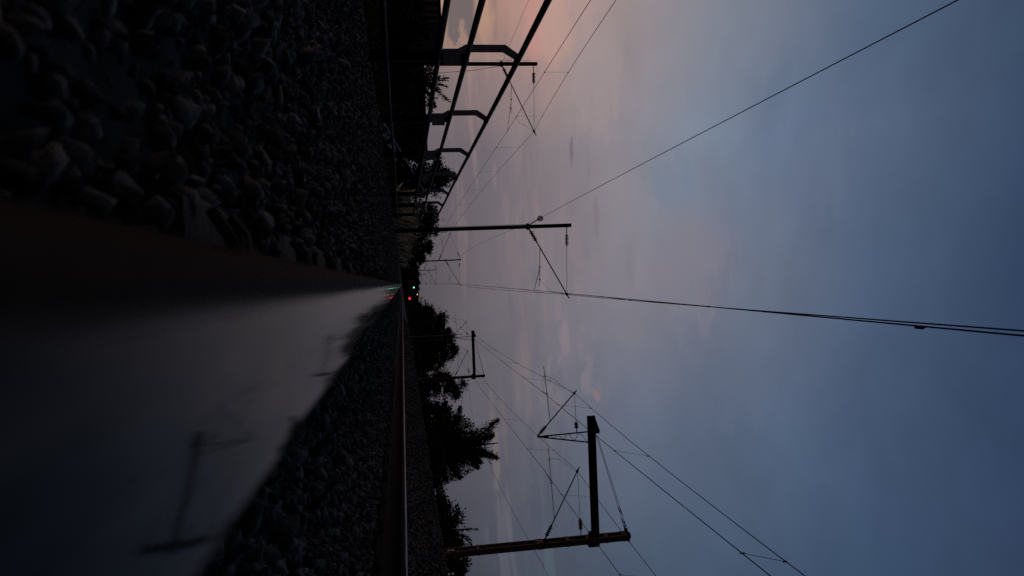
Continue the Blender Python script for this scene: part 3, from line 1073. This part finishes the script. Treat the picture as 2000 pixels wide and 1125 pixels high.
for (x, y, h, w), lb in zip(HL, HLAB):
    make_tree("shrub", x, y, h, w, "bush", 0.20, 4200, lb, "shrub", group="shrubs behind the pipe railing", low=0.0)

# ---------------------------------------------------------------- buildings
bt = thing("building", "dark building with rows of windows behind the railing at the upper picture edge", "building", (-38, 90, -0.6))
MB().box((-40.2, 95, 2.7), (18, 10, 6.6)).build("wall", M["wall"], bt)
MB().box((-40.2, 95, 6.08), (18.6, 10.6, 0.14)).build("roof", M["roof"], bt)
for xx, ww in ((-34.15, 0.46), (-33.15, 0.46), (-32.35, 0.34), (-31.65, 0.36)):
    fr = MB()
    z0, z1 = 3.25, 5.75
    fr.box((xx - ww / 2 - 0.03, 89.96, (z0 + z1) / 2), (0.06, 0.08, z1 - z0))
    fr.box((xx + ww / 2 + 0.03, 89.96, (z0 + z1) / 2), (0.06, 0.08, z1 - z0))
    for zz in (z0 - 0.03, 4.22, 5.32, z1 + 0.03):
        fr.box((xx, 89.955, zz), (ww + 0.11, 0.07, 0.06))
    fo = fr.build("window", M["frame"], bt)
    MB().box((xx, 89.975, (z0 + z1) / 2), (ww - 0.004, 0.03, z1 - z0 - 0.004)).build("pane", M["pane"], fo)
sh = thing("shed", "low dark shed whose flat roof line shows between the railing brackets", "shed", (-21, 90, -0.6))
MB().box((-21.6, 93, 1.5), (10.6, 6, 4.3)).build("wall", M["wall"], sh)
MB().box((-21.6, 93, 3.73), (11.2, 6.6, 0.16)).build("roof", M["roof"], sh)
MB().box((-19.0, 89.97, 1.3), (1.0, 0.06, 2.1)).build("door", M["frame"], sh)
fw_ = MB().box((-22.0, 89.96, 2.0), (1.2, 0.06, 0.9)).build("window", M["frame"], sh)
MB().box((-22.0, 89.92, 2.0), (1.04, 0.03, 0.74)).build("pane", M["pane"], fw_)
fb = thing("warehouse", "far square-edged dark block behind the yellow signal light", "building", (21, 800, 0))
MB().box((21.5, 805, 8.2), (16.5, 10, 16.4)).build("wall", M["wall"], fb)
MB().box((21.5, 805, 16.5), (17, 10.6, 0.3)).build("roof", M["roof"], fb)

# ------------------------------------------------------------ grass and reeds
def blades(n, xr, yr, hr, wid, name, m, label, cat, lean=0.25, pw=1.0):
    X = RNG.uniform(*xr, n)
    Y = yr[0] + (yr[1] - yr[0]) * RNG.uniform(0, 1, n) ** pw
    h = RNG.uniform(*hr, n) * (0.75 + 0.35 * np.sin(X * 2.1 + Y * 0.9) * np.cos(Y * 0.37))
    P = np.stack([X, Y, gz(X) - 0.02], -1)
    D = np.stack([RNG.normal(0, lean, n), RNG.normal(0, lean, n), np.ones(n)], -1)
    D /= np.linalg.norm(D, axis=1)[:, None]
    S = np.cross(D, RNG.normal(size=(n, 3)))
    S /= np.linalg.norm(S, axis=1)[:, None]
    B = RNG.normal(0, 0.18, (n, 3)) * h[:, None]
    B[:, 2] = -np.abs(B[:, 2]) * 0.5
    w = wid * RNG.uniform(0.6, 1.4, n)[:, None]
    V = np.stack([P - S * w, P + S * w, P + D * (h * 0.6)[:, None] + S * w * 0.8, P + D * h[:, None] + B, P + D * (h * 0.6)[:, None] - S * w * 0.8], 1).reshape(-1, 3)
    o = np_mesh(name, V, np.arange(n * 5).reshape(n, 5), m)
    return tag(o, label, cat, kind="stuff")


blades(4600, (-4.1, -2.80), (33, 125), (1.20, 1.95), 0.024, "reeds", M["reed"], "pale dry reeds standing past the end of the pipe railing", "reeds", 0.16, 1.6)
blades(4200, (-5.6, -3.0), (12.5, 35), (0.45, 0.85), 0.010, "rough_grass", M["grass"], "yellow-green tall grass seen through the lower railing", "grass", 0.45)
blades(16000, (-13.0, -9.8), (14, 90), (0.3, 0.9), 0.014, "verge_grass", M["leaf_b"], "dark weeds along the far side of the neighbouring track", "weeds", 0.4)
blades(9000, (10.6, 13.4), (24, 120), (0.2, 0.6), 0.014, "bank_weeds", M["leaf_a"], "dark weeds below the shrubs on the right bank", "weeds", 0.4)
def thicket(n, xr, yr, hmax, leaf, name, label):
    X = RNG.uniform(*xr, n)
    Y = np.exp(RNG.uniform(math.log(yr[0]), math.log(yr[1]), n))
    hh = hmax * (0.6 + 0.4 * np.sin(Y * 0.21 + X) * np.sin(Y * 0.083))
    P = np.stack([X, Y, gz(X) + RNG.uniform(0, 1, n) ** 0.8 * hh], -1)
    Ls = leaf * RNG.uniform(0.6, 1.4, n) * np.clip(Y / 150, 0.6, 3)
    V, F_ = leaf_cards(P, RNG.normal(size=(n, 3)) + np.array([0, 0, 0.4]), Ls, Ls * 0.6)
    return tag(np_mesh(name, V, F_, M["leaf_a"]), label, "undergrowth", kind="stuff")


thicket(16000, (-15.5, -11.9), (68, 900), 4.3, 0.38, "undergrowth", "low dark undergrowth joining the trees along the left of the tracks")
thicket(12000, (12.0, 15.5), (60, 900), 2.8, 0.38, "undergrowth", "low dark undergrowth joining the trees along the right of the tracks")
tr_ = MB()
tr_.bar((-3.45, 15.6, -0.30), (-3.2, 18.4, 0.02), 0.36, 0.03)
tag(tr_.build("metal_sheet", M["galv"], None), "grey metal sheet lying tilted in the grass behind the railing", "metal sheet")

# ------------------------------------------------------------------ the sky
w = bpy.data.worlds.new("World")
scene.world = w
w.use_nodes = True
nt = w.node_tree
bg = nt.nodes["Background"]
tc = nt.nodes.new("ShaderNodeTexCoord")
nrm = nt.nodes.new("ShaderNodeVectorMath")
nrm.operation = "NORMALIZE"
nt.links.new(tc.outputs["Generated"], nrm.inputs[0])
sp = nt.nodes.new("ShaderNodeSeparateXYZ")
nt.links.new(nrm.outputs["Vector"], sp.inputs[0])
DX, DY, DZ = sp.outputs["X"], sp.outputs["Y"], sp.outputs["Z"]

COLS = [
    (-0.85, [(0.0, (225, 150, 105)), (0.10, (215, 155, 120)), (0.22, (190, 158, 145)), (0.35, (150, 148, 152)), (0.55, (98, 114, 136)), (0.75, (60, 76, 100)), (1, (42, 58, 84))]),
    (-0.345, [(0.02, (176, 140, 120)), (0.07, (180, 144, 122)), (0.11, (168, 133, 119)), (0.15, (170, 133, 121)), (0.21, (177, 147, 138)), (0.255, (165, 143, 140)), (0.31, (150, 140, 143)), (0.40, (127, 132, 144)), (0.548, (86, 104, 129)), (0.664, (61, 78, 101)), (1, (40, 56, 82))]),
    (-0.265, [(0.02, (116, 104, 107)), (0.09, (130, 113, 114)), (0.15, (146, 124, 122)), (0.20, (160, 136, 132)), (0.25, (150, 138, 140)), (0.31, (146, 138, 143)), (0.40, (126, 133, 148)), (0.548, (82, 99, 124)), (0.67, (60, 77, 102)), (1, (40, 56, 82))]),
    (-0.17, [(0.02, (102, 95, 102)), (0.108, (110, 103, 110)), (0.19, (130, 120, 125)), (0.285, (141, 135, 142)), (0.377, (124, 135, 152)), (0.462, (105, 120, 144)), (0.607, (76, 92, 116)), (0.68, (60, 77, 104)), (1, (40, 56, 82))]),
    (0.01, [(0.02, (87, 82, 87)), (0.05, (92, 87, 92)), (0.113, (108, 102, 108)), (0.21, (123, 117, 124)), (0.315, (126, 123, 133)), (0.435, (108, 116, 134)), (0.563, (78, 95, 121)), (0.68, (50, 68, 95)), (1, (38, 54, 80))]),
    (0.20, [(0.02, (82, 78, 86)), (0.09, (92, 90, 100)), (0.155, (97, 97, 108)), (0.295, (97, 107, 127)), (0.447, (83, 99, 123)), (0.55, (66, 83, 110)), (0.66, (49, 66, 93)), (1, (38, 54, 80))]),
    (0.37, [(0.02, (58, 60, 70)), (0.08, (66, 70, 81)), (0.15, (74, 81, 95)), (0.33, (74, 90, 112)), (0.52, (56, 76, 102)), (0.63, (48, 63, 90)), (1, (38, 54, 80))]),
    (0.9, [(0.02, (44, 50, 62)), (0.3, (54, 68, 88)), (0.6, (44, 60, 84)), (1, (38, 54, 80))]),
]


CLOUDS = [
    (-0.3150, 0.1981, 0.0554, 0.0403, (190, 152, 140), 0.40),
    (-0.3360, 0.1207, 0.0485, 0.0121, (188, 148, 126), 0.50),
    (-0.2953, 0.1804, 0.0485, 0.0087, (196, 140, 130), 0.55),
    (-0.1469, 0.1619, 0.0416, 0.0094, (122, 113, 120), 0.40),
    (-0.0471, 0.1078, 0.0416, 0.0107, (114, 104, 110), 0.40),
    (-0.0500, 0.2001, 0.0416, 0.0081, (134, 124, 130), 0.40),
    (0.0767, 0.0953, 0.0416, 0.0094, (100, 94, 100), 0.40),
    (-0.0071, 0.3763, 0.1039, 0.0605, (130, 124, 136), 0.45),
    (-0.1216, 0.3596, 0.0485, 0.0403, (112, 127, 147), 0.45),
    (-0.2386, 0.2574, 0.0762, 0.0403, (160, 144, 145), 0.40),
    (-0.0686, 0.4530, 0.0623, 0.0470, (106, 116, 136), 0.35),
    (-0.2138, 0.4902, 0.0693, 0.0537, (92, 110, 134), 0.35),
    (0.1531, 0.4074, 0.0623, 0.0605, (94, 105, 126), 0.40),
    (-0.1199, 0.5155, 0.0831, 0.0403, (98, 110, 134), 0.30),
    (0.0711, 0.2974, 0.0416, 0.0202, (126, 121, 130), 0.40),
    (-0.0485, 0.2303, 0.0346, 0.0134, (136, 125, 130), 0.40),
    (0.0662, 0.1678, 0.0416, 0.0067, (116, 108, 115), 0.50),
    (0.2248, 0.1108, 0.1039, 0.006, (114, 106, 104), 0.55),
    (0.1863, 0.1257, 0.0693, 0.0047, (110, 102, 104), 0.5),
    (0.3066, 0.1229, 0.0554, 0.004, (98, 98, 106), 0.5),
    (0.1606, 0.1464, 0.0416, 0.004, (112, 106, 112), 0.4),
    (0.0783, 0.2112, 0.0346, 0.0087, (138, 125, 133), 0.6),
    (0.0402, 0.2065, 0.0242, 0.006, (132, 120, 128), 0.55),
    (0.1588, 0.2482, 0.0097, 0.0054, (140, 114, 116), 0.7),
    (0.0798, 0.2512, 0.0125, 0.0047, (128, 120, 131), 0.45),
    (-0.0247, 0.1481, 0.0485, 0.0202, (126, 113, 119), 0.45),
    (-0.1383, 0.1285, 0.0249, 0.0047, (130, 117, 121), 0.55),
    (-0.0937, 0.1423, 0.0416, 0.0054, (130, 117, 121), 0.5),
    (-0.0726, 0.1566, 0.0346, 0.004, (132, 119, 122), 0.4),
    (-0.1633, 0.2295, 0.0249, 0.0034, (112, 104, 112), 0.65),
    (-0.0811, 0.2609, 0.0346, 0.0047, (122, 114, 122), 0.5),
    (-0.1422, 0.2518, 0.0346, 0.004, (124, 116, 122), 0.4),
    (-0.0061, 0.1774, 0.0416, 0.0081, (103, 104, 116), 0.45),
    (0.2713, 0.1603, 0.1039, 0.0094, (75, 81, 97), 0.4),
    (0.3496, 0.1692, 0.0485, 0.0081, (84, 98, 110), 0.45),
    (-0.0108, 0.3013, 0.0416, 0.0067, (120, 116, 128), 0.3),
]


def maprange(src, a, b, lo=0.0, hi=1.0, smooth=False):
    n = nt.nodes.new("ShaderNodeMapRange")
    if smooth:
        n.interpolation_type = "SMOOTHSTEP"
    n.inputs["From Min"].default_value = a
    n.inputs["From Max"].default_value = b
    n.inputs["To Min"].default_value = lo
    n.inputs["To Max"].default_value = hi
    nt.links.new(src, n.inputs["Value"])
    return n.outputs["Result"]


def mixc(f, a, b, mode="MIX"):
    n = nt.nodes.new("ShaderNodeMix")
    n.data_type = "RGBA"
    n.blend_type = mode
    if isinstance(f, float):
        n.inputs["Factor"].default_value = f
    else:
        nt.links.new(f, n.inputs["Factor"])
    for s, v in ((6, a), (7, b)):
        if isinstance(v, tuple):
            n.inputs[s].default_value = (*v, 1)
        else:
            nt.links.new(v, n.inputs[s])
    return n.outputs[2]


def mth(op, a, b=None):
    n = nt.nodes.new("ShaderNodeMath")
    n.operation = op
    for i, v in ((0, a), (1, b)):
        if v is None:
            continue
        if isinstance(v, (int, float)):
            n.inputs[i].default_value = v
        else:
            nt.links.new(v, n.inputs[i])
    return n.outputs[0]


prev = None
for i, (x, stops) in enumerate(COLS):
    rp = nt.nodes.new("ShaderNodeValToRGB")
    cr = rp.color_ramp
    cr.interpolation = "LINEAR"
    cr.elements[0].position = stops[0][0]
    cr.elements[0].color = (*lin(stops[0][1]), 1)
    cr.elements[1].position = stops[-1][0]
    cr.elements[1].color = (*lin(stops[-1][1]), 1)
    for p, c in stops[1:-1]:
        e = cr.elements.new(p)
        e.color = (*lin(c), 1)
    nt.links.new(DZ, rp.inputs["Fac"])
    if prev is None:
        prev = rp.outputs["Color"]
    else:
        f = maprange(DX, COLS[i - 1][0], x)
        prev = mixc(f, prev, rp.outputs["Color"])


def noise(sx, sy, sz, detail, rough=0.55, dist=0.0, loc=(0, 0, 0)):
    mp = nt.nodes.new("ShaderNodeMapping")
    mp.inputs["Scale"].default_value = (sx, sy, sz)
    mp.inputs["Location"].default_value = loc
    nt.links.new(nrm.outputs["Vector"], mp.inputs["Vector"])
    n = nt.nodes.new("ShaderNodeTexNoise")
    n.inputs["Scale"].default_value = 1
    n.inputs["Detail"].default_value = detail
    n.inputs["Roughness"].default_value = rough
    n.inputs["Distortion"].default_value = dist
    nt.links.new(mp.outputs["Vector"], n.inputs["Vector"])
    return n.outputs["Fac"]


sky = prev
# broad soft unevenness of the veil of cloud
nb = noise(3.2, 3.2, 6.0, 3, 0.5, 0.6, (1.3, 0.2, 0.4))
fb_ = maprange(nb, 0.3, 0.7, 0.935, 1.065)
vm = nt.nodes.new("ShaderNodeVectorMath")
vm.operation = "SCALE"
nt.links.new(sky, vm.inputs[0])
nt.links.new(fb_, vm.inputs["Scale"])
sky = vm.outputs["Vector"]
nm = noise(11.0, 11.0, 19.0, 5, 0.6, 0.5, (3.3, 0.6, 2.4))
vm3 = nt.nodes.new("ShaderNodeVectorMath")
vm3.operation = "SCALE"
nt.links.new(sky, vm3.inputs[0])
nt.links.new(maprange(nm, 0.3, 0.7, 0.95, 1.05), vm3.inputs["Scale"])
sky = vm3.outputs["Vector"]
# long flat cloud streaks low over the horizon
ns = noise(5.0, 5.0, 46.0, 5, 0.6, 0.4, (0.7, 0.0, 3.1))
fs = maprange(ns, 0.52, 0.72, 0, 1, True)
lowm = mth("MULTIPLY", maprange(DZ, 0.05, 0.10, 0, 1, True), maprange(DZ, 0.30, 0.16, 0, 1, True))
fs = mth("MULTIPLY", mth("MULTIPLY", fs, lowm), 0.5)
sky = mixc(fs, sky, mixc(maprange(DX, -0.3, 0.35), lin((172, 140, 134)), lin((104, 104, 112))))
# greyer gaps between
ng = noise(4.0, 4.0, 30.0, 5, 0.6, 0.3, (5.7, 0.0, 1.1))
fg = mth("MULTIPLY", mth("MULTIPLY", maprange(ng, 0.50, 0.72, 0, 1, True), lowm), 0.35)
sky = mixc(fg, sky, mixc(maprange(DX, -0.3, 0.35), lin((112, 105, 112)), lin((66, 72, 84))))
# small cumulus puffs in the middle distance
npf = noise(17.0, 17.0, 34.0, 6, 0.62, 0.2, (2.1, 0.0, 7.7))
pm_ = mth("MULTIPLY", maprange(DZ, 0.15, 0.20, 0, 1, True), maprange(DZ, 0.29, 0.22, 0, 1, True))
pm_ = mth("MULTIPLY", pm_, mth("MULTIPLY", maprange(DX, -0.12, 0.0, 0, 1, True), maprange(DX, 0.26, 0.12, 0, 1, True)))
fp_ = mth("MULTIPLY", mth("MULTIPLY", maprange(npf, 0.52, 0.64, 0, 1, True), pm_), 0.38)
sky = mixc(fp_, sky, lin((146, 130, 136)))
# grey cloud bank low in the sunset, with a ragged end
nd = noise(26.0, 26.0, 60.0, 5, 0.6, 0.0, (0.3, 0.0, 0.9))
edge = mth("ADD", DX, mth("MULTIPLY", mth("SUBTRACT", nd, 0.5), 0.10))
dm = mth("MULTIPLY", maprange(edge, -0.306, -0.320, 0, 1, True), mth("MULTIPLY", maprange(DZ, 0.068, 0.074, 0, 1, True), maprange(DZ, 0.110, 0.102, 0, 1, True)))
sky = mixc(mth("MULTIPLY", dm, 0.9), sky, lin((106, 98, 100)))
d2 = mth("MULTIPLY", maprange(edge, -0.300, -0.322, 0, 1, True), mth("MULTIPLY", maprange(DZ, 0.121, 0.126, 0, 1, True), maprange(DZ, 0.138, 0.131, 0, 1, True)))
sky = mixc(mth("MULTIPLY", d2, 0.45), sky, lin((120, 108, 108)))
# rosy streak above it
pk = mth("MULTIPLY", maprange(edge, -0.27, -0.32, 0, 1, True), mth("MULTIPLY", maprange(DZ, 0.160, 0.180, 0, 1, True), maprange(DZ, 0.205, 0.185, 0, 1, True)))
sky = mixc(mth("MULTIPLY", pk, 0.5), sky, lin((196, 140, 132)))
# single clouds: (dir x, dir z, half length, half height, colour, strength)
nw = noise(30.0, 30.0, 75.0, 6, 0.62, 0.3, (4.4, 0.0, 2.2))
nw2 = noise(9.0, 9.0, 60.0, 4, 0.6, 0.2, (1.1, 0.0, 6.2))
wob_ = mth("ADD", mth("MULTIPLY", mth("SUBTRACT", nw, 0.5), 2.3), mth("MULTIPLY", mth("SUBTRACT", nw2, 0.5), 2.0))
for bx, bz, rx, rz, cc, al in CLOUDS:
    ex = mth("POWER", mth("ABSOLUTE", mth("DIVIDE", mth("SUBTRACT", DX, bx), rx)), 2.0)
    ez = mth("POWER", mth("ABSOLUTE", mth("DIVIDE", mth("SUBTRACT", DZ, bz), rz)), 2.0)
    mk = mth("ADD", mth("SUBTRACT", 1.0, mth("ADD", ex, ez)), wob_)
    mk = mth("MULTIPLY", maprange(mk, 0.0, 1.1, 0, 1, True), maprange(DY, 0.0, 0.3, 0, 1))
    sky = mixc(mth("MULTIPLY", mk, min(0.9, al * 1.25)), sky, lin(cc))
# the eastern half of the dome, behind, is already dark
vm2 = nt.nodes.new("ShaderNodeVectorMath")
vm2.operation = "SCALE"
nt.links.new(sky, vm2.inputs[0])
nt.links.new(maprange(DY, -0.35, 0.45, 0.14, 1.0, True), vm2.inputs["Scale"])
sky = vm2.outputs["Vector"]
nt.links.new(sky, bg.inputs["Color"])
bg.inputs["Strength"].default_value = 1.0

# ------------------------------------------------------------------- camera
H = 0.038
FPX, ROLL, VP = 1444.0, 0.045, (785.5, 555.0)
v, u = VP[0] - 1000, VP[1] - 562.5
cr_, sr_ = math.cos(ROLL), math.sin(ROLL)
u1, v1 = u * cr_ + v * sr_, -u * sr_ + v * cr_
n_ = math.sqrt(u1 * u1 + v1 * v1 + FPX * FPX)
s_ = -u1 / n_
c_ = math.sqrt(1 - s_ * s_)
sp_ = -(v1 / n_) / c_
cp_ = math.sqrt(1 - sp_ * sp_)
R0, Fw, U0 = Vector((c_, -s_, 0)), Vector((s_ * cp_, c_ * cp_, sp_)), Vector((-s_ * sp_, -c_ * sp_, cp_))
U = R0 * cr_ - U0 * sr_
V_ = R0 * sr_ + U0 * cr_
cam = bpy.data.cameras.new("Camera")
co = bpy.data.objects.new("Camera", cam)
col.objects.link(co)
mx = Matrix((V_, -U, -Fw)).transposed().to_4x4()
mx.translation = (0, 0, H)
co.matrix_world = mx
cam.sensor_width = 36
cam.sensor_fit = "HORIZONTAL"
cam.lens = FPX * 36 / 2000
cam.clip_start = 0.005
cam.clip_end = 6000
cam.dof.use_dof = True
cam.dof.focus_distance = 22
cam.dof.aperture_fstop = 6.5
scene.camera = co

scene.render.engine = "CYCLES"
scene.view_settings.view_transform = "Standard"
scene.view_settings.look = "None"
scene.view_settings.exposure = 0
scene.view_settings.gamma = 1
scene.cycles.use_denoising = False
scene.cycles.max_bounces = 6
